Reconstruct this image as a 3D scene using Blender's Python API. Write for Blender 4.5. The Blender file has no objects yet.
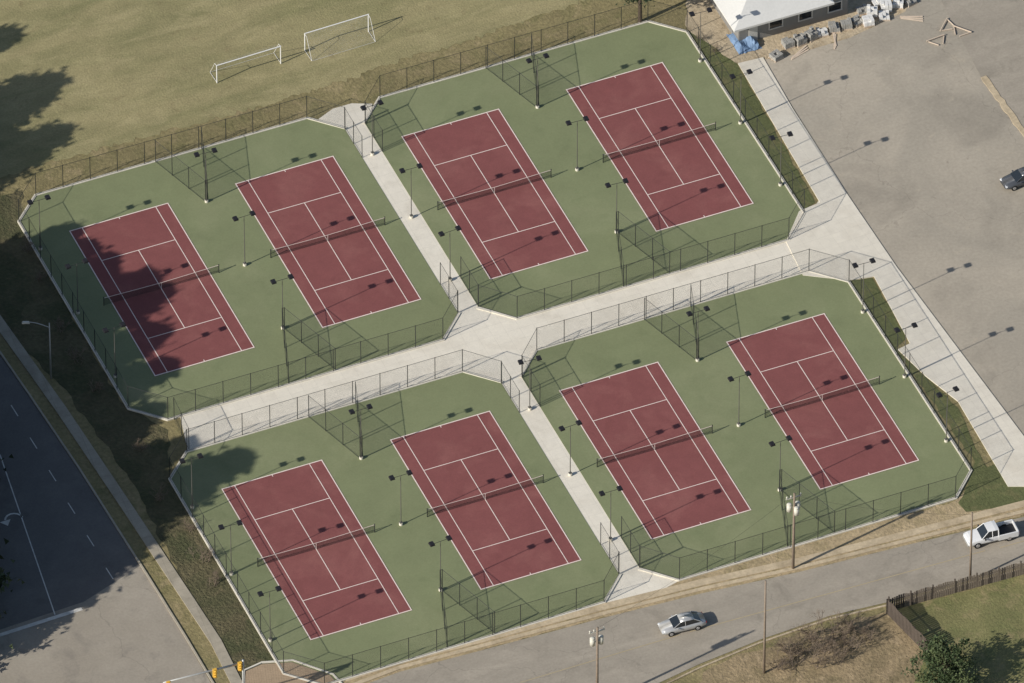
import bpy, math, random
from mathutils import Vector, Matrix
from mathutils.geometry import tessellate_polygon
random.seed(7)
scene=bpy.context.scene
COL=scene.collection
# ------------------------------------------------------------ camera (oblique aerial survey view)
AZ,EL,DIST,SC=math.radians(22.959),math.radians(43.192),1429.8,9.7129
FWD=Vector((math.sin(AZ)*math.cos(EL),math.cos(AZ)*math.cos(EL),-math.sin(EL)))
RIGHT=Vector((math.cos(AZ),-math.sin(AZ),0)); UP=RIGHT.cross(FWD)
CPOS=-FWD*DIST; F=SC*DIST
cam=bpy.data.cameras.new("camera"); cam.sensor_width=36; cam.lens=F/1024*36
cam.clip_start=50; cam.clip_end=20000
co=bpy.data.objects.new("camera",cam); COL.objects.link(co)
co.matrix_world=Matrix(((RIGHT.x,UP.x,-FWD.x,CPOS.x),(RIGHT.y,UP.y,-FWD.y,CPOS.y),(RIGHT.z,UP.z,-FWD.z,CPOS.z),(0,0,0,1)))
scene.camera=co
def G(u,v,z=0.0):
    """survey reading -> ground position in metres"""
    d=FWD+RIGHT*((u-512)/F)+UP*((341.5-v)/F)
    t=(z-CPOS.z)/d.z
    p=CPOS+d*t
    return (p.x,p.y)
# ------------------------------------------------------------ light
sd=Vector((12.09,2.39,-7.06)).normalized()
sun=bpy.data.lights.new("sun",'SUN'); sun.energy=4.9; sun.angle=math.radians(0.6); sun.color=(1,0.95,0.87)
so=bpy.data.objects.new("sun",sun); COL.objects.link(so)
so.rotation_mode='QUATERNION'; so.rotation_quaternion=sd.to_track_quat('-Z','Y')
w=bpy.data.worlds.new("World"); scene.world=w; w.use_nodes=True
nt=w.node_tree; bg=nt.nodes['Background']; sky=nt.nodes.new('ShaderNodeTexSky')
sky.sky_type='NISHITA'; sky.sun_disc=False; sky.sun_elevation=math.radians(29.8); sky.sun_rotation=math.atan2(-12.09,-2.39)
bg.inputs[1].default_value=0.09; nt.links.new(sky.outputs[0],bg.inputs[0])
scene.view_settings.view_transform='Standard'; scene.view_settings.look='None'; scene.view_settings.exposure=0
# ------------------------------------------------------------ materials
K=0.90
def lin(c): 
    c/=255.0
    return c/12.92 if c<=0.04045 else ((c+0.055)/1.055)**2.4
def C(r,g,b,k=K): return (min(lin(r)/k,.85),min(lin(g)/k,.85),min(lin(b)/k,.85),1)
def surf(name,base,var=(),mixes=(),rough=0.9,metal=0,bump=None,joints=None,cracks=None,spec=0.3):
    m=bpy.data.materials.new(name); m.use_nodes=True; t=m.node_tree; N=t.nodes; L=t.links
    b=N['Principled BSDF']; b.inputs['Roughness'].default_value=rough; b.inputs['Metallic'].default_value=metal
    b.inputs['Specular IOR Level'].default_value=spec
    tc=N.new('ShaderNodeTexCoord'); src=tc.outputs['Object']
    rgb=N.new('ShaderNodeRGB'); rgb.outputs[0].default_value=base; cur=rgb.outputs[0]
    def noise(scale,detail=4,off=0,dist=0,stretch=None,rotz=0):
        mp=N.new('ShaderNodeMapping'); mp.inputs['Location'].default_value=(off,off*.7,0)
        mp.inputs['Rotation'].default_value=(0,0,rotz)
        if stretch: mp.inputs['Scale'].default_value=stretch
        L.new(src,mp.inputs[0]); n=N.new('ShaderNodeTexNoise'); n.inputs['Scale'].default_value=scale
        n.inputs['Detail'].default_value=detail; n.inputs['Roughness'].default_value=.6; n.inputs['Distortion'].default_value=dist
        L.new(mp.outputs[0],n.inputs['Vector']); return n.outputs['Fac']
    def mr(o,a,b_,c,d):
        r=N.new('ShaderNodeMapRange'); r.inputs[1].default_value=a; r.inputs[2].default_value=b_; r.inputs[3].default_value=c; r.inputs[4].default_value=d
        L.new(o,r.inputs[0]); return r.outputs[0]
    def mix(kind,fac,a,b_):
        x=N.new('ShaderNodeMix'); x.data_type='RGBA'; x.blend_type=kind
        if isinstance(fac,(int,float)): x.inputs[0].default_value=fac
        else: L.new(fac,x.inputs[0])
        L.new(a,x.inputs[6])
        if isinstance(b_,tuple): x.inputs[7].default_value=b_
        else: L.new(b_,x.inputs[7])
        return x.outputs[2]
    for i,mx in enumerate(mixes):   # (colour, scale, lo, hi, amount[,stretch,rot])
        st=mx[5] if len(mx)>5 else None; ro=mx[6] if len(mx)>6 else 0
        f=mr(noise(mx[1],6,13.7*(i+1),.6,st,ro),mx[2],mx[3],0,mx[4]); cur=mix('MIX',f,cur,mx[0])
    for i,(sc,am) in enumerate(var):
        v=mr(noise(sc,5,31.3*(i+1)),.25,.75,1-am,1+am)
        cb=N.new('ShaderNodeCombineColor'); [L.new(v,cb.inputs[k]) for k in range(3)]
        cur=mix('MULTIPLY',1.0,cur,cb.outputs[0])
    if joints:
        step,wid,ang,dark=joints
        mp=N.new('ShaderNodeMapping'); mp.inputs['Rotation'].default_value=(0,0,ang); L.new(src,mp.inputs[0])
        br=N.new('ShaderNodeTexBrick'); br.offset=0; br.inputs['Scale'].default_value=1
        br.inputs['Brick Width'].default_value=step; br.inputs['Row Height'].default_value=step
        br.inputs['Mortar Size'].default_value=wid; br.inputs['Color1'].default_value=(1,1,1,1); br.inputs['Color2'].default_value=(.97,.97,.97,1)
        br.inputs['Mortar'].default_value=(dark,dark,dark,1); L.new(mp.outputs[0],br.inputs['Vector'])
        cur=mix('MULTIPLY',1.0,cur,br.outputs['Color'])
    if cracks:
        sc,wid,dark=cracks
        n=N.new('ShaderNodeTexNoise'); n.inputs['Scale'].default_value=.25; n.inputs['Detail'].default_value=6; L.new(src,n.inputs['Vector'])
        ad=N.new('ShaderNodeVectorMath'); ad.operation='MULTIPLY_ADD'; L.new(n.outputs['Color'],ad.inputs[0]); ad.inputs[1].default_value=(6,6,0); L.new(src,ad.inputs[2])
        vo=N.new('ShaderNodeTexVoronoi'); vo.feature='DISTANCE_TO_EDGE'; vo.inputs['Scale'].default_value=sc; L.new(ad.outputs[0],vo.inputs['Vector'])
        f=mr(vo.outputs['Distance'],0,wid,dark,0); cur=mix('MIX',f,cur,(.06,.055,.05,1))
    L.new(cur,b.inputs['Base Color'])
    if bump:
        bn=N.new('ShaderNodeBump'); bn.inputs['Strength'].default_value=bump[1]; bn.inputs['Distance'].default_value=bump[2] if len(bump)>2 else .05
        L.new(noise(bump[0],6),bn.inputs['Height']); L.new(bn.outputs[0],b.inputs['Normal'])
    return m
M={}
M['field']=surf('playing_field_grass',C(143,134,98),[(.04,.07),(.5,.10),(4,.18)],[(C(117,115,79),.05,.42,.66,.8,(1,4,1)),(C(160,149,112),.16,.5,.7,.6,(1,2.5,1)),(C(110,97,70),.5,.60,.75,.5)],bump=(5,.6,.1))
M['rough']=surf('rough_grass',C(127,117,83),[(.25,.14),(2.5,.28)],[(C(100,98,63),.3,.5,.68,.6),(C(152,136,104),.5,.52,.7,.6)],bump=(3,.9,.12))
M['shaded_bank']=surf('shaded_bank_grass',C(92,86,63),[(.3,.2),(2.5,.3)],[(C(68,72,47),.2,.42,.6,.8),(C(120,107,82),.8,.6,.74,.5)],bump=(3,1,.25))  # tree shade put into the bank's grass colour
M['strip']=surf('green_grass_strip',C(90,94,60),[(.4,.14),(3,.24)],[(C(116,109,76),.5,.52,.70,.7)],bump=(4,.7,.12))
M['yard']=surf('yard_grass',C(117,114,76),[(.3,.14),(3,.22)],[(C(95,100,62),.25,.45,.66,.7),(C(144,129,97),.5,.52,.70,.7)],bump=(4,.7,.12))
M['verge']=surf('tan_verge',C(160,143,113),[(.3,.14),(2.2,.24)],[(C(124,114,80),.4,.48,.68,.7),(C(180,161,131),.9,.55,.7,.6)],bump=(3,.9,.12))
M['dirt']=surf('bare_dirt',C(144,127,99),[(.2,.12),(2,.26)],[(C(104,95,69),.3,.44,.66,.7),(C(168,149,121),.7,.55,.7,.5)],bump=(3,.9,.15))
M['sand']=surf('construction_sand',C(174,159,134),[(.5,.15),(3,.2)],[(C(138,122,98),.5,.5,.65,.7)],bump=(3,.8,.12))
M['tanwall']=surf('tan_concrete',C(180,164,137),[(.5,.14),(3,.18)],[(C(150,134,108),.3,.48,.68,.7)])
M['green']=surf('green_acrylic',C(118,124,91),[(.05,.05),(.35,.06),(6,.09)],[(C(131,134,102),.10,.5,.72,.7),(C(104,112,80),.25,.56,.74,.5)],rough=.85)
M['red']=surf('red_acrylic',C(122,73,71),[(.08,.05),(.7,.07),(7,.11)],[(C(138,90,85),.2,.5,.7,.6),(C(108,63,60),.4,.58,.74,.4)],rough=.85)
M['line']=surf('court_line_paint',C(222,205,196),[(2,.1)],rough=.7)
M['conc']=surf('concrete_walk',C(214,207,192),[(.08,.05),(1.2,.05),(8,.06)],[(C(196,188,172),.25,.5,.7,.6)],joints=(1.5,.012,0,.8))
M['conc2']=surf('concrete_sidewalk',C(208,201,186),[(.08,.05),(1.2,.06),(8,.06)],[(C(188,179,163),.25,.5,.7,.5)],joints=(1.6,.012,math.radians(-3),.8))
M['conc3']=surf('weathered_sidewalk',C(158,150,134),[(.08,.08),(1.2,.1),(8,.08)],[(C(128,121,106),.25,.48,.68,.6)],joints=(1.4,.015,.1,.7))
M['curb']=surf('concrete_curb',C(203,197,183),[(.5,.08),(4,.1)])
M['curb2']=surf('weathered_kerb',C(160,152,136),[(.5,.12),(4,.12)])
M['lot']=surf('parking_asphalt',C(155,147,133),[(.03,.07),(.2,.06),(3,.10)],[(C(170,160,144),.06,.45,.65,.8),(C(132,125,113),.10,.52,.74,.8),(C(178,166,146),.5,.62,.74,.4),(C(112,105,95),.9,.64,.74,.45)],cracks=(.05,.003,.25),bump=(6,.3,.03))
M['road']=surf('road_asphalt',C(147,139,126),[(.06,.06),(.4,.06),(4,.10)],[(C(161,152,138),.1,.45,.68,.7,(1,4,1)),(C(128,121,109),.3,.54,.7,.6)],cracks=(.07,.004,.25),bump=(6,.3,.03))
M['road2']=surf('avenue_asphalt',C(145,137,124),[(.06,.07),(.4,.06),(4,.09)],[(C(158,150,137),.1,.45,.68,.6),(C(122,116,107),.3,.55,.7,.6)],cracks=(.08,.004,.25),bump=(6,.3,.03))
M['road_shade']=surf('shade_dark_asphalt',C(104,101,97),[(.06,.07),(.4,.08),(4,.1)],[(C(120,116,110),.1,.5,.7,.6),(C(88,86,83),.3,.55,.7,.5)],bump=(6,.3,.03))  # avenue asphalt darkened to carry tree shade in its colour
M['white']=surf('white_road_paint',C(200,197,189),[(1.5,.2)])
M['yellow']=surf('faded_yellow_paint',C(163,149,120),[(1.5,.15)])
M['brick']=surf('brick_paving',C(158,138,114),[(1,.1),(6,.15)],joints=(.25,.012,.3,.7))
M['black']=surf('black_steel',(.03,.032,.03,1),rough=.5,spec=.4)
M['pole']=surf('bronze_steel_pole',(.12,.115,.10,1),rough=.5)
M['lum']=surf('luminaire_black',(.02,.02,.023,1),rough=.5)
M['galv']=surf('galvanised_steel',(.42,.42,.40,1),[(3,.1)],rough=.45,metal=.3)
M['gwhite']=surf('goal_white_paint',(.80,.79,.76,1),rough=.5)
M['wood']=surf('utility_pole_wood',(.24,.19,.145,1),[(3,.2)],rough=.9)
M['cream']=surf('cream_enamel',(.60,.58,.50,1),[(3,.06)],rough=.5)
M['plank']=surf('weathered_planks',(.25,.20,.155,1),[(.8,.15),(5,.2)])
M['plank2']=surf('weathered_planks_shade_dark',(.10,.08,.065,1),[(.8,.15),(5,.2)])  # odd darker planks, posts and rails; also painted shade on the side fence
M['timber']=surf('new_timber',(.60,.49,.38,1),[(2,.12)])
M['block']=surf('grey_block',(.36,.35,.32,1),[(2,.2),(7,.15)],joints=(.4,.02,0,.6))
M['shrink']=surf('white_wrap',(.72,.71,.68,1),[(2,.12)],rough=.4)
M['blue']=surf('blue_tarp_sheet',(.17,.26,.40,1),[(1.5,.2)],rough=.6)
M['roof']=surf('white_metal_roof',(.66,.65,.61,1),[(.3,.05),(4,.05)],rough=.6)
M['wall']=surf('grey_block_wall',(.30,.29,.27,1),[(1,.08)],joints=(.4,.012,0,.8))
M['glass']=surf('dark_glass',(.02,.025,.03,1),rough=.12,spec=.8)
M['trim']=surf('cream_trim',(.55,.53,.48,1))
M['silver']=surf('silver_paint',(.50,.50,.49,1),rough=.3,metal=.35,spec=.6)
M['cwhite']=surf('white_car_paint',(.76,.76,.75,1),rough=.25,spec=.6)
M['dark']=surf('dark_grey_paint',(.07,.075,.085,1),rough=.25,spec=.6)
M['tyre']=surf('tyre_rubber',(.02,.02,.02,1),rough=.9)
M['rim']=surf('alloy_rim',(.5,.5,.5,1),rough=.35,metal=.6)
M['lens']=surf('headlight_lens',(.75,.77,.78,1),rough=.1,spec=.8)
M['redl']=surf('tail_light_red',(.35,.02,.02,1),rough=.2)
M['bedliner']=surf('truck_bed_liner',(.05,.05,.05,1),rough=.8)
M['bark']=surf('bark',(.10,.075,.055,1),[(4,.3)],bump=(6,.8,.05))
M['leaf']=surf('evergreen_leaves',(.05,.075,.03,1),[(.6,.35),(3,.4)],[((.10,.125,.05,1),.5,.5,.62,.8)],rough=.7)
M['needle']=surf('pine_needles',(.045,.062,.03,1),[(.6,.3),(3,.3)],rough=.8)
M['twig']=surf('bare_twigs',(.20,.155,.115,1),[(.8,.25)],rough=.9)
M['signal']=surf('signal_yellow',(.72,.42,.06,1),rough=.5)
def mesh_alpha(name,col,cell,wid):
    m=bpy.data.materials.new(name); m.use_nodes=True; t=m.node_tree; N=t.nodes; L=t.links
    b=N['Principled BSDF']; b.inputs['Base Color'].default_value=col; b.inputs['Roughness'].default_value=.6
    uv=N.new('ShaderNodeUVMap'); sp=N.new('ShaderNodeSeparateXYZ'); L.new(uv.outputs[0],sp.inputs[0])
    outs=[]
    for op in ('ADD','SUBTRACT'):
        a=N.new('ShaderNodeMath'); a.operation=op; L.new(sp.outputs[0],a.inputs[0]); L.new(sp.outputs[1],a.inputs[1])
        d=N.new('ShaderNodeMath'); d.operation='DIVIDE'; L.new(a.outputs[0],d.inputs[0]); d.inputs[1].default_value=cell
        fr=N.new('ShaderNodeMath'); fr.operation='FRACT'; L.new(d.outputs[0],fr.inputs[0])
        lt=N.new('ShaderNodeMath'); lt.operation='LESS_THAN'; L.new(fr.outputs[0],lt.inputs[0]); lt.inputs[1].default_value=wid
        outs.append(lt.outputs[0])
    mx=N.new('ShaderNodeMath'); mx.operation='MAXIMUM'; L.new(outs[0],mx.inputs[0]); L.new(outs[1],mx.inputs[1])
    tr=N.new('ShaderNodeBsdfTransparent'); ms=N.new('ShaderNodeMixShader'); L.new(mx.outputs[0],ms.inputs[0]); L.new(tr.outputs[0],ms.inputs[1]); L.new(b.outputs[0],ms.inputs[2])
    L.new(ms.outputs[0],N['Material Output'].inputs['Surface']); return m
M['chain']=mesh_alpha('chain_link_wire',(.035,.038,.035,1),.07,.06)
M['net']=mesh_alpha('tennis_net_cord',(.02,.025,.02,1),.06,.22)
M['gnet']=mesh_alpha('goal_net_cord',(.6,.6,.58,1),.14,.03)
# ------------------------------------------------------------ object helpers
class B:
    def __init__(s): s.v=[]; s.f=[]; s.m=[]; s.uv=None
    def add(s,v,f,m=0):
        o=len(s.v); s.v+=[tuple(p) for p in v]; s.f+=[tuple(i+o for i in q) for q in f]; s.m+=[m]*len(f)
    def box(s,c,d,rz=0,m=0,rx=0,taper=1):
        R=Matrix.Rotation(rz,3,'Z')@Matrix.Rotation(rx,3,'X'); c=Vector(c); v=[]
        for z in (-.5,.5):
            k=1 if z<0 else taper
            for x,y in ((-.5,-.5),(.5,-.5),(.5,.5),(-.5,.5)): v.append(c+R@Vector((x*d[0]*k,y*d[1]*k,z*d[2])))
        s.add(v,[(0,3,2,1),(4,5,6,7),(0,1,5,4),(1,2,6,5),(2,3,7,6),(3,0,4,7)],m)
    def cyl(s,a,b,r0,r1=None,n=8,m=0,caps=True):
        a=Vector(a); b=Vector(b); r1=r0 if r1 is None else r1; d=(b-a).normalized()
        x=d.orthogonal().normalized(); y=d.cross(x); v=[]
        for p,r in ((a,r0),(b,r1)):
            for i in range(n):
                t=2*math.pi*i/n; v.append(p+(x*math.cos(t)+y*math.sin(t))*r)
        f=[(i,(i+1)%n,n+(i+1)%n,n+i) for i in range(n)]
        if caps: f+=[tuple(range(n-1,-1,-1)),tuple(range(n,2*n))]
        s.add(v,f,m)
    def obj(s,name,mats,parent=None,smooth=False):
        me=bpy.data.meshes.new(name); me.from_pydata(s.v,[],s.f)
        for mt in (mats if isinstance(mats,(list,tuple)) else [mats]): me.materials.append(M[mt])
        me.polygons.foreach_set('material_index',s.m)
        if smooth: me.polygons.foreach_set('use_smooth',[True]*len(s.f))
        if s.uv:
            l=me.uv_layers.new(name='UVMap'); 
            for i,lp in enumerate(me.loops): l.data[i].uv=s.uv[lp.vertex_index]
        me.update(); o=bpy.data.objects.new(name,me); COL.objects.link(o)
        if parent: o.parent=parent
        return o
def top(name,label,cat,group=None,loc=(0,0,0),rz=0):
    o=bpy.data.objects.new(name,None); o.empty_display_size=.3; COL.objects.link(o); o.location=loc; o.rotation_euler=(0,0,rz)
    o['label']=label; o['category']=cat
    if group: o['group']=group
    return o
def tag(o,label,cat,group=None):
    o['label']=label; o['category']=cat
    if group: o['group']=group
def dup(src,loc,rz=0,scale=1,label=None):
    n=src.copy(); COL.objects.link(n); n.location=loc; n.rotation_euler=(0,0,rz); n.scale=(scale,)*3
    if label: n['label']=label
    def rec(a,b):
        for ch in a.children:
            c=ch.copy(); COL.objects.link(c); c.parent=b; rec(ch,c)
    rec(src,n); return n
def sheet(name,pts,z,mat,bottom=None):
    pts=[Vector((p[0],p[1],z)) for p in pts]
    tri=tessellate_polygon([pts]); b=B(); n=len(pts); v=list(pts); f=[]
    for t in tri:
        a,c,d=[pts[i] for i in t]
        if (c-a).cross(d-a).z<0: t=(t[0],t[2],t[1])
        f.append(tuple(t))
    if bottom is not None:
        v+= [Vector((p.x,p.y,bottom)) for p in pts]
        f+=[(i,(i+1)%n,n+(i+1)%n,n+i) for i in range(n)]
    b.add(v,f); o=b.obj(name,mat); o['kind']='structure'; return o
def rag(pts,step=1.2,amp=.35):
    out=[]
    n=len(pts)
    for i in range(n):
        a=Vector(pts[i]); c=Vector(pts[(i+1)%n]); L=(c-a).length
        if L>250: out.append(tuple(a)); continue
        k=max(1,int(L/step)); nn=Vector((-(c-a).y,(c-a).x))/max(L,1e-6)
        for j in range(k):
            off=random.uniform(-amp,amp) if j else 0
            q=a+(c-a)*j/k+nn*off; out.append((q.x,q.y))
    return out
def GP(l): return [G(*p) for p in l]
# ------------------------------------------------------------ setting sheets
sheet('ground',[(-3000,-3000),(3000,-3000),(3000,3000),(-3000,3000)],0,'rough')
sheet('playing_field',rag(GP([(-260,-220),(700,-220),(640,-22),(560,10),(470,40),(390,64),(310,93),(195,124),(60,160),(-20,184),(-260,244)]),.4,.4),.02,'field')
sheet('grass_bank',rag(GP([(-60,205),(22,190),(20,225),(60,292),(120,402),(168,430),(172,480),(235,590),(300,690),(240,700),(215,640),(130,480),(60,385),(-60,270)]),1,.3),.02,'shaded_bank')
sheet('grass_strip',rag(GP([(686,28),(738,65),(815,203),(799,214)]),1,.15),.03,'strip')
sheet('grass_strip',rag(GP([(846,280),(872,278),(907,338),(896,348),(958,408),(972,440),(992,478),(968,490),(975,462)]),1,.15),.03,'strip')
sheet('grass_strip',rag(GP([(976,474),(1000,460),(1040,500),(1040,503),(966,512),(958,503)]),1,.15),.032,'strip')
sheet('tan_verge',rag(GP([(335,684),(500,632),(630,594),(665,585),(800,544),(955,501),(985,475),(1060,470),(1060,505),(960,532),(800,572),(600,618),(400,674),(340,700)]),1,.2),.025,'verge')
sheet('bare_dirt',rag(GP([(640,720),(720,664),(800,632),(885,612),(935,650),(900,720)]),1,.5),.02,'dirt')
sheet('yard_lawn',rag(GP([(890,612),(1100,552),(1100,760),(880,760),(930,650)]),1,.2),.03,'yard')
sheet('construction_yard',rag(GP([(690,-30),(925,-30),(905,12),(850,38),(790,58),(765,66),(725,62),(685,25)]),1,.3),.025,'sand')
# parking lot
sheet('parking_lot',GP([(763,60),(790,56),(850,38),(905,12),(930,-40),(1400,-40),(1400,620),(1130,580),(1024,437),(897,268),(848,196)]),.04,'lot')
sheet('side_road',GP([(925,-30),(1400,-300),(1400,240),(1100,235),(985,85)]),.055,'road')
sheet('parking_island',rag(GP([(981,78),(986,76),(1080,206),(1073,208)]),.7,.12),.10,'tanwall',0)
# sidewalks by the lot
sheet('sidewalk',GP([(738,64),(763,58),(792,108),(848,196),(897,268),(1024,437),(1130,580),(1060,520),(1024,487),(1008,487),(958,402),(925,376),(898,350),(910,344),(874,277),(848,281),(803,276),(786,242),(799,212),(820,203)]),.12,'conc2',0)
# street along the south
sheet('street',GP([(1500,370),(1024,517),(900,547),(800,572),(700,594),(600,619),(480,651),(400,672),(345,692),(300,720),(260,900),(500,900),(640,692),(700,664),(760,640),(830,616),(885,603),(1024,566),(1500,440)]),.04,'road')
def strip(name,line,w,z,mat,bottom=None,ret=False):
    pts=[Vector(p) for p in line]; Lf=[];Rt=[]
    for i,p in enumerate(pts):
        d=(pts[min(i+1,len(pts)-1)]-pts[max(i-1,0)]).normalized(); n=Vector((-d.y,d.x))
        Lf.append(tuple(p+n*w/2)); Rt.append(tuple(p-n*w/2))
    return sheet(name,Lf+Rt[::-1],z,mat,bottom)
SE=[(1500,362),(1024,512),(900,543),(800,568),(700,590),(600,615),(480,647),(400,668),(352,686),(330,705)]
strip('kerb',GP(SE),.45,.14,'tanwall',0)
strip('kerb',GP([(640,697),(700,668),(760,643),(830,619),(886,606),(1024,569),(1500,443)]),.2,.10,'sand',0)
strip('footpath',GP([(1500,354),(1024,504),(900,536),(800,561),(700,583),(600,608),(480,640),(400,661),(345,679)]),.9,.07,'tanwall',0)
for a in ((1400,437),(1000,548)),((985,551),(690,632)),((680,635),(520,683)):
    strip('road_marking',GP([a[0],a[1]]),.1,.055,'yellow')
# avenue on the west
AE=[(-700,-640),(-60,268),(30,398),(80,472),(150,582),(186,640),(215,690)]
sheet('avenue',GP(AE+[(300,900),(-700,900)]),.035,'road2')
sheet('avenue',GP([(-700,-640),(-60,268),(30,398),(80,472),(140,566),(84,602),(-30,640),(-700,840)]),.045,'road_shade')  # darker sheet that paints tree shade onto the avenue up to its sunlit end
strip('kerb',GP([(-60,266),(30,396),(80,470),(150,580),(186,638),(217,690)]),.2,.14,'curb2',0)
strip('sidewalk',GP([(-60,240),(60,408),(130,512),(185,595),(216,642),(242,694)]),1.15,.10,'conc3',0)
strip('road_marking',GP([(0,455),(55,615)]),.12,.06,'white')
strip('road_marking',GP([(-30,645),(82,609)]),.45,.06,'white')
for t in range(-2,5):
    u=30+t*19; v=438+t*31*1.05
    strip('road_marking',GP([(u,v),(u+7,v+11)]),.10,.06,'white')
sheet('traffic_island',GP([(246,672),(262,665),(292,663),(330,676),(352,700),(243,700)]),.12,'brick',0)
strip('kerb',GP([(244,700),(244,671),(262,663),(293,661),(333,675),(356,700)]),.2,.15,'curb',0)
# turn arrow marking
ax,ay=G(14,520)
b=B(); 
for i in range(7):
    t0=i/7*math.pi*.9; t1=(i+1)/7*math.pi*.9
    p=[(ax+math.cos(t)*r,ay+math.sin(t)*r,.06) for t,r in ((t0,.8),(t0,1.0),(t1,1.0),(t1,.8))]; b.add(p,[(0,1,2,3)])
b.add([(ax-1.5,ay+.2,.06),(ax-.3,ay+.2,.06),(ax-.9,ay-.6,.06)],[(0,2,1)])
o=b.obj('road_marking','white'); o['kind']='structure'
# ------------------------------------------------------------ tennis complex (metres, court grid)
OX,OY=35.791,33.218
W,L=10.97,23.77
XS=[0,18.592,37.364,56.068]; YT=[0,-42.027]
def P(x,y): return (x-OX,y+OY)
XL,XA,XB,XR=-4.2,32.3,34.6,71.2; RB=6.4; ch=3.0
conc=sheet('walkway',[P(*p) for p in [(0.2,-30.0),(30,-30.0),(30,-26),(31.5,-24),(31.5,4),(30.4,6.0),(32.4,6.9),(34.5,6.9),(36.5,6.0),(35.4,4),(35.4,-24),(37,-26),(37,-30),(69,-30),(73.5,-26),(74.3,-30),(73.6,-37.6),(69,-35.9),(37,-35.9),(37,-40),(35.5,-42),(35.5,-69),(37.5,-72.4),(34.5,-73.2),(32.0,-73.2),(29.4,-72.4),(31.5,-69),(31.5,-42),(30,-40),(30,-35.9),(-1.2,-35.9)]],.05,'conc',0)
pads=[]
for r,yt in enumerate(YT):
    t=yt+RB; bt=yt-L-RB
    for side in (0,1):
        x0,x1=(XL,XA) if side==0 else (XB,XR)
        poly=[(x0+ch,t),(x1-ch,t),(x1,t-ch),(x1,bt+ch),(x1-ch,bt),(x0+ch,bt),(x0,bt+ch),(x0,t-ch)]
        sheet('court_pad',[P(*p) for p in poly],.08,'green',0)
        outer=[]; wd=.28
        ds=[(0,1),(.7071,.7071),(1,0),(.7071,-.7071),(0,-1),(-.7071,-.7071),(-1,0),(-.7071,.7071)]
        for i in range(8):
            nA=Vector(ds[i-1]); nB=Vector(ds[i]); p=Vector(poly[i]); m=(nA+nB); outer.append(p+m*(wd/(1+nA.dot(nB))))
        b=B()
        for i in range(8):
            j=(i+1)%8
            if (side==0 and i==2) or (side==1 and i==6): continue
            a0=P(*poly[i]);a1=P(*poly[j]);o0=P(*outer[i]);o1=P(*outer[j]); z=.16
            b.add([(*a0,z),(*a1,z),(*o1,z),(*o0,z),(*a0,0),(*a1,0),(*o1,0),(*o0,0)],[(0,3,2,1),(3,7,6,2),(0,1,5,4),(0,4,7,3),(1,2,6,5)])
        o=b.obj('kerb','curb'); o['kind']='structure'
        pads.append((x0,x1,t,bt,side,r))
for yt in YT:
    for x in XS:
        e=.05
        sheet('court_surface',[P(x-e,yt+e),P(x+W+e,yt+e),P(x+W+e,yt-L-e),P(x-e,yt-L-e)],.10,'red',.08)
        b=B(); lw=.085
        def ln(xa,ya,xb,yb,w=lw):
            if xa==xb: q=[P(xa-w/2,ya),P(xa-w/2,yb),P(xa+w/2,yb),P(xa+w/2,ya)]
            else: q=[P(xa,ya+w/2),P(xa,ya-w/2),P(xb,ya-w/2),P(xb,ya+w/2)]
            b.add([(*p,.12) for p in q],[(0,1,2,3)])
        y0,y1=yt,yt-L; mid=yt-L/2; h=.06
        ln(x-h,y0,x+W+h,y0,.12); ln(x-h,y1,x+W+h,y1,.12)
        ln(x,y0-h,x,y1+h,.11); ln(x+W,y0-h,x+W,y1+h,.11)
        for xx in (x+1.37,x+W-1.37): ln(xx,y0-h,xx,y1+h)
        for yy in (mid+6.4,mid-6.4): ln(x+1.37+.043,yy,x+W-1.37-.043,yy)
        ln(x+W/2,mid+6.4-.043,x+W/2,mid-6.4+.043)
        ln(x+W/2,y0-h,x+W/2,y0-.3); ln(x+W/2,y1+.3,x+W/2,y1+h)
        o=b.obj('court_lines','line'); o['kind']='structure'
# nets
def vpanel(b,p0,p1,z0a,z1a,z0b=None,z1b=None,u0=0):
    z0b=z0a if z0b is None else z0b; z1b=z1a if z1b is None else z1b
    Ln=math.hypot(p1[0]-p0[0],p1[1]-p0[1])
    b.add([(p0[0],p0[1],z0a),(p1[0],p1[1],z0b),(p1[0],p1[1],z1b),(p0[0],p0[1],z1a)],[(0,1,2,3)])
    b.uv=(b.uv or [])+[(u0,z0a),(u0+Ln,z0b),(u0+Ln,z1b),(u0,z1a)]
    return u0+Ln
net=top('tennis_net','dark tennis net with white top tape across a red court','tennis net','nets on the tennis courts')
b=B(); b.cyl((-6.4,0,0),(-6.4,0,1.12),.05); b.cyl((-6.4,0,1.12),(-6.4,0,1.16),.065); b.obj('post','black',net)
b=B(); b.cyl((6.4,0,0),(6.4,0,1.12),.05); b.cyl((6.4,0,1.12),(6.4,0,1.16),.065); b.obj('post','black',net)
b=B()
xs=[-6.36,-4.2,-2.1,0,2.1,4.2,6.36]; hh=[1.04,.98,.93,.89,.93,.98,1.04]; u=0
for i in range(6): u=vpanel(b,(xs[i],0),(xs[i+1],0),.03,hh[i],.03,hh[i+1],u)
b.obj('netting','net',net)
b=B()
for i in range(6):
    a=(xs[i],0,hh[i]); c=(xs[i+1],0,hh[i+1]); e=.016; g=.02
    v=[(a[0],-e,a[2]-g),(c[0],-e,c[2]-g),(c[0],-e,c[2]+g),(a[0],-e,a[2]+g),(a[0],e,a[2]-g),(c[0],e,c[2]-g),(c[0],e,c[2]+g),(a[0],e,a[2]+g)]
    b.add(v,[(0,1,2,3),(5,4,7,6),(3,2,6,7),(0,4,5,1)])
b.obj('tape','line',net)
b=B(); b.box((0,0,.43),(.05,.03,.84)); b.obj('centre_strap','line',net)
first=True
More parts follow.
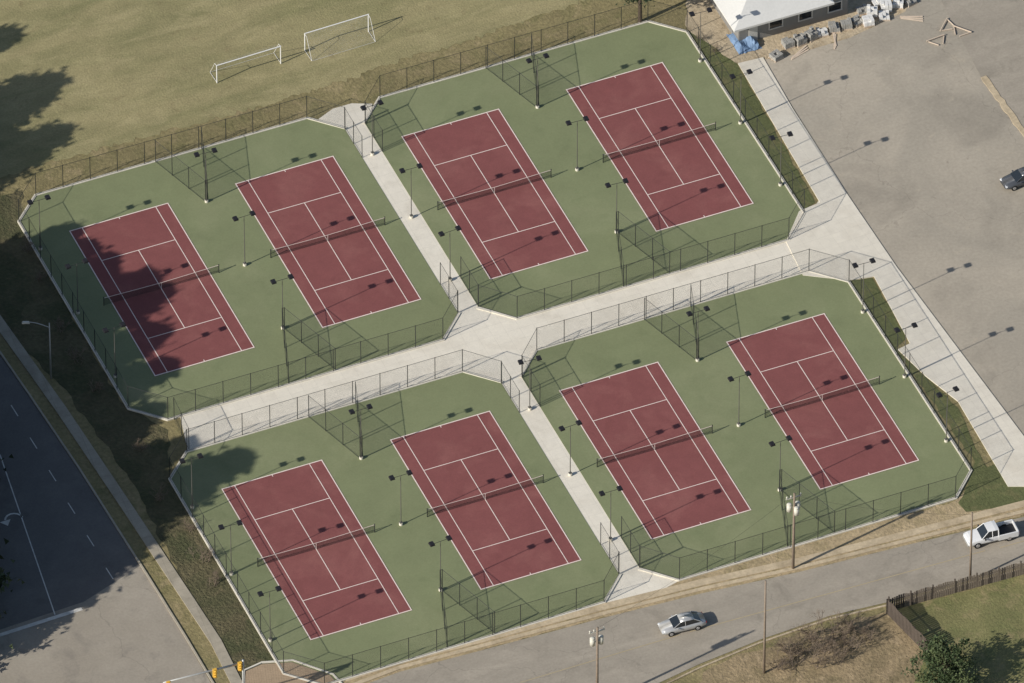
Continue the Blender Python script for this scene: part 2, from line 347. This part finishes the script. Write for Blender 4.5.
for yt in YT:
    for x in XS:
        px,py=P(x+W/2,yt-L/2)
        if first: net.location=(px,py,.10); first=False
        else: dup(net,(px,py,.10))
# court light poles
lp=top('court_light_pole','slim bronze court light pole with two black floodlights','light pole','light poles between the tennis courts')
b=B(); b.cyl((0,0,0),(0,0,.30),.2,.2,12); b.obj('footing','curb',lp)
b=B(); b.cyl((0,0,.3),(0,0,6.95),.055,.032,8); b.box((0,0,.33),(.3,.3,.05)); b.obj('pole','pole',lp)
b=B(); b.cyl((-.9,0,6.9),(.9,0,6.9),.025,n=6); b.obj('crossarm','black',lp)
for sx in (-1,1):
    b=B(); b.box((sx*.97,0,6.99),(.52,.62,.2),taper=.82); b.box((sx*.97,0,6.87),(.44,.54,.04)); b.obj('floodlight','lum',lp)
px_=[-3.8,(W+XS[1])/2,(XS[1]+W+XS[2])/2,(XS[2]+W+XS[3])/2,XS[3]+W+3.75]
first=True
for r,yt in enumerate(YT):
    for x in px_:
        for dy in (1.35,11.9,22.3):
            q=P(x,yt-dy)
            if first: lp.location=(*q,.08); first=False
            else: dup(lp,(*q,.08),random.uniform(-.09,.09))
# chain link fences
post_me=None
def fence(path,h=3.05,label='black chain-link fence around the tennis courts',group='chain-link fences',z=.14,step=3.05,gap=()):
    o=top('chain_link_fence',label,'fence',group,(path[0][0],path[0][1],z)); ox,oy=path[0]
    loc=[(p[0]-ox,p[1]-oy) for p in path]
    bp=B(); br=B(); bb=B(); u=0; seen=set()
    global post_me
    if post_me is None:
        pb=B(); pb.cyl((0,0,0),(0,0,1),.04,n=6); tmp=pb.obj('post','black'); post_me=tmp.data; bpy.data.objects.remove(tmp)
    def post(x,y):
        k=(round(x,1),round(y,1))
        if k in seen: return
        seen.add(k); q=bpy.data.objects.new('post',post_me); COL.objects.link(q); q.parent=o; q.location=(x,y,0); q.scale=(1,1,h+.05)
    for i in range(len(loc)-1):
        a,c=loc[i],loc[i+1]
        u=vpanel(bp,a,c,.03,h,u0=u)
        br.cyl((a[0],a[1],h),(c[0],c[1],h),.022,n=6); bb.cyl((a[0],a[1],.06),(c[0],c[1],.06),.015,n=5)
        Ln=math.hypot(c[0]-a[0],c[1]-a[1]); n=max(1,round(Ln/step))
        for j in range(n+1): post(a[0]+(c[0]-a[0])*j/n,a[1]+(c[1]-a[1])*j/n)
    bp.obj('wire_mesh','chain',o); br.obj('top_rail','black',o); bb.obj('bottom_rail','black',o)
    return o
for (x0,x1,t,bt,side,r) in pads:
    e=.14
    if side==0: pth=[(x1+.0,t-ch),(x1-ch,t+e),(x0+ch,t+e),(x0-e,t-ch),(x0-e,bt+ch),(x0+ch,bt-e),(x1-ch,bt-e),(x1,bt+ch)]
    else: pth=[(x0,t-ch),(x0+ch,t+e),(x1-ch,t+e),(x1+e,t-ch),(x1+e,bt+ch),(x1-ch,bt-e),(x0+ch,bt-e),(x0,bt+ch)]
    fence([P(*p) for p in pth])
    xm=px_[1] if side==0 else px_[3]
    for yy,ye in ((t,t-RB-1.35),(bt,bt+RB+1.3)):
        fence([P(xm-2.6,yy),P(xm-.12,ye),P(xm+.12,ye),P(xm+2.6,yy)],label='black chain-link divider fence between two tennis courts',group='divider fences',z=.09)
    xe=x1 if side==0 else x0
    for ya,yb in ((t-ch,t-RB-1.35),(bt+ch,bt+RB+1.3)):
        fence([P(xe,ya-.1 if ya>yb else ya+.1),P(xe,yb)],label='short black chain-link fence beside the concrete walkway',group='walkway fences',z=.09)
fence([P(-.6,-30.5),P(-.9,-35.3)],label='black chain-link fence closing the end of the walkway',group='walkway fences',z=.05,step=2.4)
# ------------------------------------------------------------ goals
def goal(u,v,back,label):
    x,y=G(u,v); o=top('soccer_goal',label,'soccer goal','soccer goals',(x,y,.02),math.radians(1.5))
    b=B(); b.cyl((0,0,0),(0,0,2.44),.06); b.obj('post','gwhite',o)
    b=B(); b.cyl((7.32,0,0),(7.32,0,2.44),.06); b.obj('post','gwhite',o)
    b=B(); b.cyl((-.06,0,2.44),(7.38,0,2.44),.06); b.obj('crossbar','gwhite',o)
    b=B()
    for x in (0,7.32):
        b.cyl((x,0,2.4),(x,back*.5,2.35),.022); b.cyl((x,back*.5,2.35),(x,back*1.8,.04),.022); b.cyl((x,0,.04),(x,back*1.8,.04),.018)
    b.cyl((0,back*1.8,.04),(7.32,back*1.8,.04),.012); b.obj('back_frame','gwhite',o)
    b=B(); b.add([(0,back*.5,2.35),(7.32,back*.5,2.35),(7.32,back*1.8,.04),(0,back*1.8,.04)],[(0,1,2,3)]); b.uv=[(0,2.6),(7.32,2.6),(7.32,0),(0,0)]
    b.add([(0,0,2.4),(7.32,0,2.4),(7.32,back*.5,2.35),(0,back*.5,2.35)],[(0,1,2,3)]); b.uv+=[(0,3.1),(7.32,3.1),(7.32,2.6),(0,2.6)]
    b.obj('netting','gnet',o)
goal(217,83,1,'white soccer goal standing on the dry field')
goal(305,51,-1,'white soccer goal with its frame toward the tennis courts')
# ------------------------------------------------------------ building
bx,by=G(739,45)
bl=top('building','single-storey grey block building with white metal roof','building',None,(bx,by,0),0)
Lx,Ly,H=12.5,11,2.9
b=B(); b.box((Lx/2,Ly/2,H/2),(Lx,Ly,H)); b.obj('wall','wall',bl)
b=B(); e=1.0; z=H+.01; pk=H+2.6
v=[(-e,-e,z),(Lx-3+e,-e,z),(Lx-3+e,Ly+e,z),(-e,Ly+e,z),(-e,-e,z+.25),(Lx-3+e,-e,z+.25),(Lx-3+e,Ly+e,z+.25),(-e,Ly+e,z+.25),(4.6,Ly/2-.4,pk),(4.6,Ly/2+.4,pk)]
b.add(v,[(0,3,2,1),(0,1,5,4),(1,2,6,5),(2,3,7,6),(3,0,4,7),(4,5,8),(5,6,9,8),(6,7,9),(7,4,8,9)]); b.obj('roof','roof',bl)
for wx in (4.2,7.6,11.0):
    wdw=bpy.data.objects.new('window',None); COL.objects.link(wdw); wdw.parent=bl; wdw.location=(wx,0,1.6)
    b=B(); b.box((0,-.02,0),(1.4,.04,1.0)); b.obj('pane','glass',wdw)
    b=B(); b.box((0,-.04,.57),(1.7,.08,.12)); b.box((0,-.06,-.57),(1.7,.12,.12)); b.box((-.77,-.04,0),(.13,.08,1.02)); b.box((.77,-.04,0),(.13,.08,1.02)); b.obj('frame','trim',wdw)
b=B(); b.box((1.6,-.03,1.05),(1.0,.06,2.1)); b.obj('door','trim',bl)
# tarp
def tarp(u,v):
    x,y=G(u,v); b=B(); n=10
    for i in range(n+1):
        for j in range(n+1):
            a=i/n-.5; c=j/n-.5; r=max(abs(a),abs(c))*2
            z=.05+.9*max(0,1-r**3)*(.75+.25*math.sin(a*9+c*5))+random.uniform(0,.06)
            b.v.append((x+a*2.6+random.uniform(-.08,.08),y+c*3.4+random.uniform(-.08,.08),z))
    for i in range(n):
        for j in range(n):
            k=i*(n+1)+j; b.f.append((k,k+n+1,k+n+2,k+1)); b.m.append(0)
    o=b.obj('tarpaulin','blue'); tag(o,'blue tarpaulin draped over a pile beside the building','tarpaulin')
tarp(744,42)
# pallets
def pallet(u,v,rz,kind,hgt):
    x,y=G(u,v); o=top('loaded_pallet','wooden pallet stacked with %s at the lot edge'%('grey blocks' if kind=='block' else 'white wrapped sacks'),'pallet','loaded pallets',(x,y,.04),rz)
    b=B()
    for i in range(3): b.box((0,-.5+i*.5,.05),(1.2,.1,.1))
    for i in range(6): b.box((-.5+i*.2,0,.12),(.14,1.1,.03))
    b.obj('pallet_base','timber',o)
    b=B(); rows=max(1,int(hgt/.22))
    for k in range(rows):
        for i in range(3):
            for j in range(3):
                if k==rows-1 and random.random()<.35: continue
                b.box((-.38+i*.38+random.uniform(-.02,.02),-.36+j*.36+random.uniform(-.02,.02),.25+k*.22),(.35,.33,.205),random.uniform(-.06,.06))
    b.obj('load',kind if kind=='block' else 'shrink',o)
for (u,v,k,h) in [(776,58,'block',.5),(788,46,'block',.7),(800,43,'block',.9),(811,38,'block',.9),(822,34,'shrink',.6),(834,30,'block',.7),(846,27,'block',.7),(857,23,'block',.5),(868,24,'shrink',.7),(872,15,'shrink',.9),(884,18,'shrink',.5),(886,10,'shrink',.9),(898,6,'shrink',.7),(910,3,'block',.6),(878,4,'shrink',.6),(862,12,'block',.5)]:
    pallet(u,v,random.uniform(-.5,.5),k,h)
def frame_tri(u,v,rz):
    x,y=G(u,v); o=top('timber_frame','pale timber A-frame lying on the asphalt','timber frame','timber frames',(x,y,.06),rz)
    b=B(); b.box((0,.5,.15),(2.2,.1,.1)); b.obj('beam','timber',o)
    b=B(); b.box((-.6,-.1,.09),(.09,1.2,.09),.6); b.obj('leg','timber',o)
    b=B(); b.box((.6,-.1,.09),(.09,1.2,.09),-.6); b.obj('leg','timber',o)
frame_tri(938,42,.1); frame_tri(960,33,-.9); frame_tri(948,27,.8)
for (u,v,rz) in [(800,55,.3),(912,20,-.6),(835,42,1.1),(905,-2,.4)]:
    x,y=G(u,v); b=B()
    for i in range(3): b.box((x+i*.06,y+i*.22,.08+i*.012),(2.4,.16,.05),rz+i*.1)
    o=b.obj('loose_boards','timber'); tag(o,'loose timber boards lying on the asphalt','boards','loose boards')
# ------------------------------------------------------------ utility poles
def upole(u,v,h,label,arm=True,trans=0,rz=0.0,r=.16):
    x,y=G(u,v); o=top('utility_pole',label,'utility pole','utility poles',(x,y,0),rz)
    b=B(); b.cyl((0,0,0),(0,0,h),r,r*.68,10); b.obj('pole','wood',o,True)
    if arm:
        b=B(); b.box((0,.16,h-.7),(1.7,.1,.12)); b.obj('crossarm','cream',o)
        for sx in (-.75,-.3,.75):
            b=B(); b.cyl((sx,.16,h-.64),(sx,.16,h-.42),.05,.08,8); b.cyl((sx,.16,h-.42),(sx,.16,h-.34),.1,.05,8); b.obj('insulator','cream',o)
    for k in range(trans):
        a=k*2.2+.4; cx,cy=math.cos(a)*.5,math.sin(a)*.5
        b=B(); b.cyl((cx,cy,h-2.5),(cx,cy,h-1.6),.27,.27,12); b.cyl((cx,cy,h-1.6),(cx,cy,h-1.5),.29,.16,12); b.box((cx*.5,cy*.5,h-2),(.4,.08,.1),a); b.obj('transformer','cream',o,True)
    return Vector((x,y,h-.4))
pA=upole(793,569,10.6,'wooden utility pole with cream transformers beside the street',True,3)
pB=upole(597,706,11.0,'wooden utility pole with crossarm and transformer by the road',True,2)
pC=upole(970,581,9.6,'plain wooden utility pole at the street edge',False,0,r=.13)
pD=upole(764,673,12.9,'weathered wooden utility pole on bare dirt',False,0,.3,.14)
b=B()
def wire(a,c,dx):
    a=a+Vector((dx,.16,0)); c=c+Vector((dx,.16,0)); n=14; pr=None
    for i in range(n+1):
        t=i/n; p=a.lerp(c,t); p.z-=4*t*(1-t)*.7
        if pr: b.cyl(pr,p,.009,n=4,caps=False)
        pr=p
wire(pA,pC,0); wire(pA,pB,-.3)
o=b.obj('overhead_wire','black'); tag(o,'thin overhead wires strung between the utility poles','power line')
# street lamp
x,y=G(51,379); o=top('street_lamp','tall galvanised street lamp with a long arm over the sidewalk','street lamp',None,(x,y,.05),AZ*-1)
b=B(); b.cyl((0,0,0),(0,0,7.8),.11,.06,10); b.obj('pole','galv',o,True)
b=B(); pr=Vector((0,0,7.2))
for i in range(1,7):
    t=i/6; p=Vector((-2.1*t,0,7.2+.75*math.sin(t*1.5))); b.cyl(pr,p,.045,n=6); pr=p
b.obj('arm','galv',o)
b=B(); b.box((-2.4,0,7.92),(.8,.32,.16),taper=.7); b.obj('lamp_head','cream',o)
# traffic signal
x,y=G(244,714); o=top('traffic_signal','steel mast arm with yellow traffic signals over the avenue','traffic signal',None,(x,y,0))
b=B(); b.cyl((0,0,0),(0,0,7.6),.15,.11,10); b.obj('pole','galv',o,True)
b=B(); b.cyl((0,0,7.2),(-8.6,0,7.7),.12,.08,8); b.obj('mast_arm','galv',o,True)
for sx in (-.4,-3.1,-8.1):
    b=B(); z=7.0-sx*.03; b.box((sx,-.15,z),(.38,.26,1.05))
    for k in range(3): b.cyl((sx,-.28,z+.33-k*.33),(sx,-.46,z+.31-k*.33),.13,.13,8)
    b.obj('signal_head','signal',o)
# ------------------------------------------------------------ vehicles
def loft(b,st,m=0):
    rings=[]
    for x,pr in st:
        ring=[(x,y,z) for y,z in pr]+[(x,-y,z) for y,z in reversed(pr)]
        rings.append(ring)
    n=len(rings[0]); v=[p for r in rings for p in r]; f=[]
    for i in range(len(rings)-1):
        for j in range(n):
            a=i*n+j; c=i*n+(j+1)%n; f.append((a,a+n,c+n,c))
    f.append(tuple(range(n))); f.append(tuple(range((len(rings)-1)*n+n-1,(len(rings)-1)*n-1,-1)))
    b.add(v,f,m)
def wheels(o,xs,y,r):
    for x in xs:
        for s in (-1,1):
            wh=bpy.data.objects.new('wheel',None); COL.objects.link(wh); wh.parent=o; wh.location=(x,s*y,r)
            b=B(); b.cyl((0,-.11,0),(0,.11,0),r,r,18); b.obj('tyre','tyre',wh,False)
            b=B(); b.cyl((0,s*.08,0),(0,s*.125,0),r*.62,r*.55,12); b.obj('rim','rim',wh)
def sedan(u,v,rz,paint,label,grp='cars on the road and in the lot'):
    x,y=G(u,v); o=top('car',label,'car',grp,(x,y,.045),rz)
    tops=[(-2.38,.60,.70),(-2.3,.86,.80),(-1.75,.97,.87),(-1.2,.98,.89),(.8,.95,.89),(1.3,.90,.88),(1.95,.80,.84),(2.25,.68,.76),(2.36,.52,.66)]
    b=B(); st=[]
    for xx,zt,w in tops:
        lo=.28 if abs(xx)<2.2 else .36
        st.append((xx,[(0,lo),(w*.9,lo),(w,lo+.15),(w*1.0,(zt+lo)/2+.05),(w*.93,zt-.04),(w*.6,zt+.02),(0,zt+.045)]))
    loft(b,st); b.obj('body',paint,o,True)
    b=B(); g=[(-1.85,.93,.74,.96),(-1.05,.94,.76,1.40),(-.2,.94,.78,1.45),(.35,.94,.78,1.41),(1.15,.92,.76,.95)]
    st=[(xx,[(0,zb),(wb,zb),(wb-(zt-zb)*.30,zt-.02),(wb*.45,zt+.01),(0,zt+.015)]) for xx,zb,wb,zt in g]
    loft(b,st); b.obj('window','glass',o,False)
    b=B(); st=[(xx,[(0,zt-.03),(w,zt-.03),(w,zt),(w*.5,zt+.035),(0,zt+.045)]) for xx,zt,w in ((-1.12,1.40,.60),(-.7,1.44,.62),(-.2,1.46,.63),(.38,1.42,.61))]
    loft(b,st); b.obj('roof',paint,o,True)
    b=B()
    for s in (-1,1):
        b.cyl((-.12,s*.79,.95),(-.12,s*.645,1.42),.035,n=5)
        b.cyl((-1.85,s*.74,.96),(-1.1,s*.61,1.41),.045,n=5); b.cyl((1.15,s*.76,.95),(.36,s*.62,1.42),.035,n=5)
    b.obj('pillar',paint,o)
    for s in (-1,1):
        b=B(); b.box((2.22,s*.58,.62),(.2,.34,.14),-s*.25); b.obj('headlight','lens',o)
        b=B(); b.box((-2.3,s*.62,.74),(.14,.3,.14)); b.obj('tail_light','redl',o)
        b=B(); b.box((.75,s*.97,.98),(.14,.18,.12)); b.obj('mirror',paint,o)
    wheels(o,(-1.4,1.42),.80,.33)
sa=math.atan2(G(900,547)[1]-G(600,619)[1],G(900,547)[0]-G(600,619)[0])
sedan(682,628,sa+math.pi,'silver','silver four-door sedan driving along the street')
sedan(1023,182,sa+math.pi+.1,'dark','dark sedan parked on the asphalt lot')
def pickup(u,v,rz):
    x,y=G(u,v); o=top('pickup_truck','white pickup truck with an open bed driving on the street','pickup truck',None,(x,y,.045),rz)
    b=B(); st=[]
    for xx,zt,w in [(-2.75,.62,.86),(-2.7,1.02,.92),(-2.6,1.05,.94)]:
        st.append((xx,[(0,.42),(w*.92,.42),(w,.6),(w,.85),(w*.97,zt),(w*.6,zt),(0,zt)]))
    loft(b,st)
    b.box((-1.55,.90,.75),(2.1,.12,.64)); b.box((-1.55,-.90,.75),(2.1,.12,.64)); b.box((-1.55,0,.5),(2.1,1.66,.12))
    st=[]
    for xx,zt,w in [(-.5,1.06,.94),(.9,1.06,.94),(1.25,1.05,.93),(2.3,.98,.90),(2.62,.90,.86),(2.72,.65,.80)]:
        st.append((xx,[(0,.42),(w*.92,.42),(w,.6),(w,.85),(w*.96,zt-.03),(w*.6,zt+.02),(0,zt+.04)]))
    loft(b,st); b.obj('body','cwhite',o)
    b=B(); b.box((-1.55,0,.58),(2.06,1.64,.04)); b.obj('truck_bed','bedliner',o)
    b=B(); g=[(-.5,1.02,.84,1.70),(-.2,1.02,.85,1.78),(.55,1.02,.85,1.76),(1.3,1.0,.82,1.08)]
    loft(b,[(xx,[(0,zb),(wb,zb),(wb-(zt-zb)*.2,zt-.02),(wb*.45,zt),(0,zt+.01)]) for xx,zb,wb,zt in g]); b.obj('window','glass',o)
    b=B(); loft(b,[(xx,[(0,zt-.05),(w,zt-.05),(w,zt),(w*.5,zt+.05),(0,zt+.06)]) for xx,zt,w in ((-.56,1.74,.70),(-.2,1.78,.72),(.6,1.75,.69))]); b.obj('roof','cwhite',o)
    b=B()
    for s in (-1,1):
        b.cyl((-.5,s*.86,1.0),(-.5,s*.7,1.75),.06,n=5); b.cyl((1.3,s*.84,1.05),(.57,s*.69,1.75),.04,n=5); b.cyl((.15,s*.87,1.0),(.15,s*.71,1.75),.04,n=5)
    b.obj('pillar','cwhite',o)
    for s in (-1,1):
        b=B(); b.box((2.63,s*.66,.8),(.14,.3,.18)); b.obj('headlight','lens',o)
        b=B(); b.box((-2.74,s*.8,.8),(.06,.14,.34)); b.obj('tail_light','redl',o)
        b=B(); b.box((1.0,s*1.05,1.15),(.14,.22,.2)); b.obj('mirror','bedliner',o)
    b=B(); b.box((2.74,0,.5),(.1,1.6,.16)); b.obj('bumper','galv',o)
    wheels(o,(-1.65,1.75),.84,.38)
pickup(991,539,sa+math.pi)
# ------------------------------------------------------------ wooden fence
def wfence(path,label,m0='plank',h0=1.65):
    o=top('wooden_fence',label,'wooden fence','wooden yard fences',(path[0][0],path[0][1],0)); ox,oy=path[0]
    b=B(); br=B()
    for i in range(len(path)-1):
        a=Vector(path[i])-Vector((ox,oy)); c=Vector(path[i+1])-Vector((ox,oy)); Ln=(c-a).length; d=(c-a)/Ln; rz=math.atan2(d.y,d.x); n=int(Ln/.24)
        nn=Vector((-d.y,d.x))
        for k in range(n):
            p=a+d*(k+.5)*.24; hh=h0+.22*math.sin((k*.24%2.4)/2.4*math.pi)+random.uniform(-.05,.05)
            b.box((p.x,p.y,hh/2+.03),(.19,.03,hh),rz,1 if random.random()<.3 else 0)
        for z in (.4,1.4):
            m=(a+c)/2+nn*.045; br.box((m.x,m.y,z),(Ln,.05,.09),rz)
        k=0
        while k<=Ln:
            p=a+d*k+nn*.12; q=B(); q.box((0,0,.95),(.13,.13,1.9),rz); qo=q.obj('post','plank2',o); qo.location=(p.x,p.y,0); k+=2.4
    b.obj('plank_panel',[m0,'plank2'],o); br.obj('rail','plank2',o)
wfence([G(889,611),G(1100,554)],'weathered brown wooden plank fence beside the street verge')
wfence([G(886,613),G(928,656)],'weathered wooden fence at the edge of bare dirt, shade painted into its dark planks','plank2',1.9)  # dark plank colour stands in for the shadow at this corner
# ------------------------------------------------------------ trees
def tree_mesh(seed,h,r,z0,nclump,nleaf,ls,mat,conifer=False):
    rnd=random.Random(seed); T=B(); 
    T.cyl((0,0,0),(0,0,h*.45),h*.02+.07,h*.013+.05,9); T.cyl((0,0,h*.45),(0,0,h*.93),h*.013+.05,.03,7)
    V=B()
    for i in range(nclump):
        a=rnd.uniform(0,6.283); t=rnd.random()
        z=z0+(h-z0)*t
        if conifer: rr=r*(1-t)**.75*rnd.uniform(.2,1.25)+.2
        else: rr=r*math.sqrt(max(0,1-(2*t-1)**2*.9))*rnd.uniform(.25,1.12)
        c=Vector((math.cos(a)*rr,math.sin(a)*rr,z))
        if rnd.random()<.6: T.cyl((0,0,max(z0*.7,z-rr*.6)),tuple(c),.05+.01*h*.3,.02,5,caps=False)
        cr=r*(rnd.uniform(.10,.2)*(1.15-.5*t) if conifer else rnd.uniform(.13,.27))
        for k in range(nleaf):
            d=Vector((rnd.gauss(0,1),rnd.gauss(0,1),rnd.gauss(0,.6)))
            if conifer:   # stretch the clump outward along its limb
                q=Vector((math.cos(a),math.sin(a),0)); d+=q*rnd.gauss(0,1.3)
            p=c+d*cr*.55; n=Vector((rnd.gauss(0,1),rnd.gauss(0,1),rnd.gauss(0,1)+.6)).normalized()
            x=n.orthogonal().normalized(); x.rotate(Matrix.Rotation(rnd.uniform(0,6.28),3,n)); y=n.cross(x); s=ls*rnd.uniform(.6,1.4)
            V.add([p-x*s-y*s*.5,p+x*s-y*s*.4,p+x*s*.2+y*s],[(0,1,2)])
    return T,V
def tree(name,u,v,seed,h,r,z0,nc,nl,ls,mat,label,cat,grp=None,conifer=False):
    x,y=G(u,v); o=top(name,label,cat,grp,(x,y,0)); T,V=tree_mesh(seed,h,r,z0,nc,nl,ls,mat,conifer)
    T.obj('trunk','bark',o); V.obj('crown',mat,o); return o
tree('evergreen_tree',945,686,3,5.2,3.1,.6,80,90,.12,'leaf','dense dark green evergreen tree in the lawn','tree')
tree('tree',640,22,5,9,3,4.2,50,60,.15,'needle','tall tree with a dark trunk beside the fence','tree')
# tall pines on the far side of the avenue (their shade reaches the courts)
TL='tall dense pine tree beside the avenue'; TG='tall pines beside the avenue'
A=tree('pine_tree',-135,428,11,21,6.0,3,230,80,.32,'needle',TL,'tree',TG,True)
Bq=tree('pine_tree',-165,232,12,16,5.8,1.5,210,80,.28,'needle',TL,'tree',TG,True)
def tr(src,u,v,rz,s):
    x,y=G(u,v); dup(src,(x,y,0),rz,s)
for (s,u,v,rz,k) in [(Bq,-188,190,1,1.08),(Bq,-205,245,2,1.05),(Bq,-200,128,2.6,.95),
    (A,-165,385,2,.92),(A,-165,440,3.3,1.0),(A,-180,345,.6,.85),(A,-140,470,5.2,1.0),(A,-108,492,2.4,.92),(A,-185,405,1.4,.98),(A,-150,415,4.6,1.0),(Bq,-135,350,4.1,1.0),
    (Bq,-80,430,4,.85),(Bq,-75,475,.7,.9),(A,-84,520,1.2,.8),(Bq,-76,560,2.2,1.0),(A,-76,605,2.2,1.05),(Bq,-80,640,.3,1.0),(Bq,-110,600,5,1.1),(Bq,-120,540,4.4,1.1),(Bq,-120,490,2.9,1.05),
    (A,-120,640,.9,.9),(Bq,-74,665,5.1,.75),(Bq,-130,680,1.1,.95),(Bq,-66,520,1.7,.9),(Bq,-66,390,1.9,.7),(Bq,-190,640,.4,1.1),(A,-86,570,4.0,.9),(A,-190,570,4.0,1.0),(Bq,-64,350,.9,.6),(Bq,-64,460,.2,.8)]:
    tr(s,u,v,rz,k)
# bare shrubs
def shrub_mesh(seed):
    rnd=random.Random(seed); b=B()
    def br(p,d,l,r,k):
        q=p+d*l; b.cyl(p,q,r,r*.6,4,caps=False)
        if k>0:
            for i in range(rnd.randint(3,4)):
                nd=(d+Vector((rnd.gauss(0,.5),rnd.gauss(0,.5),rnd.gauss(0,.3)+.1))).normalized(); br(q,nd,l*rnd.uniform(.6,.85),r*.6,k-1)
    for i in range(9): br(Vector((rnd.gauss(0,.3),rnd.gauss(0,.3),0)),Vector((rnd.gauss(0,.5),rnd.gauss(0,.5),1)).normalized(),rnd.uniform(.4,.7),.03,3)
    return b
sh=[]
for s in (1,2,3):
    o=shrub_mesh(s).obj('bare_shrub','twig'); tag(o,'leafless brown shrub on dry ground','shrub','leafless shrubs'); sh.append(o)
pts=[(800,655,1.5),(812,640,1.6),(826,650,1.7),(840,636,1.7),(853,630,1.5),(778,668,1.3),(838,660,1.4),(792,668,1.4),(866,640,1.2),(820,665,1.3),(786,652,1.2),(848,650,1.5),(205,560,1),(215,585,1),(190,530,1),(60,330,1),(95,390,1),(140,450,1),(75,360,1),(40,280,1),(28,250,1),(160,500,1),(700,40,.7),(715,52,.7)]
for i,(u,v,s) in enumerate(pts):
    x,y=G(u,v); q=sh[i%3] if i<3 else sh[i%3].copy()
    if i>=3: COL.objects.link(q)
    q.location=(x,y,.02); q.rotation_euler=(0,0,random.uniform(0,6)); s*=random.uniform(.8,1.1); q.scale=(s,s,s*.9)
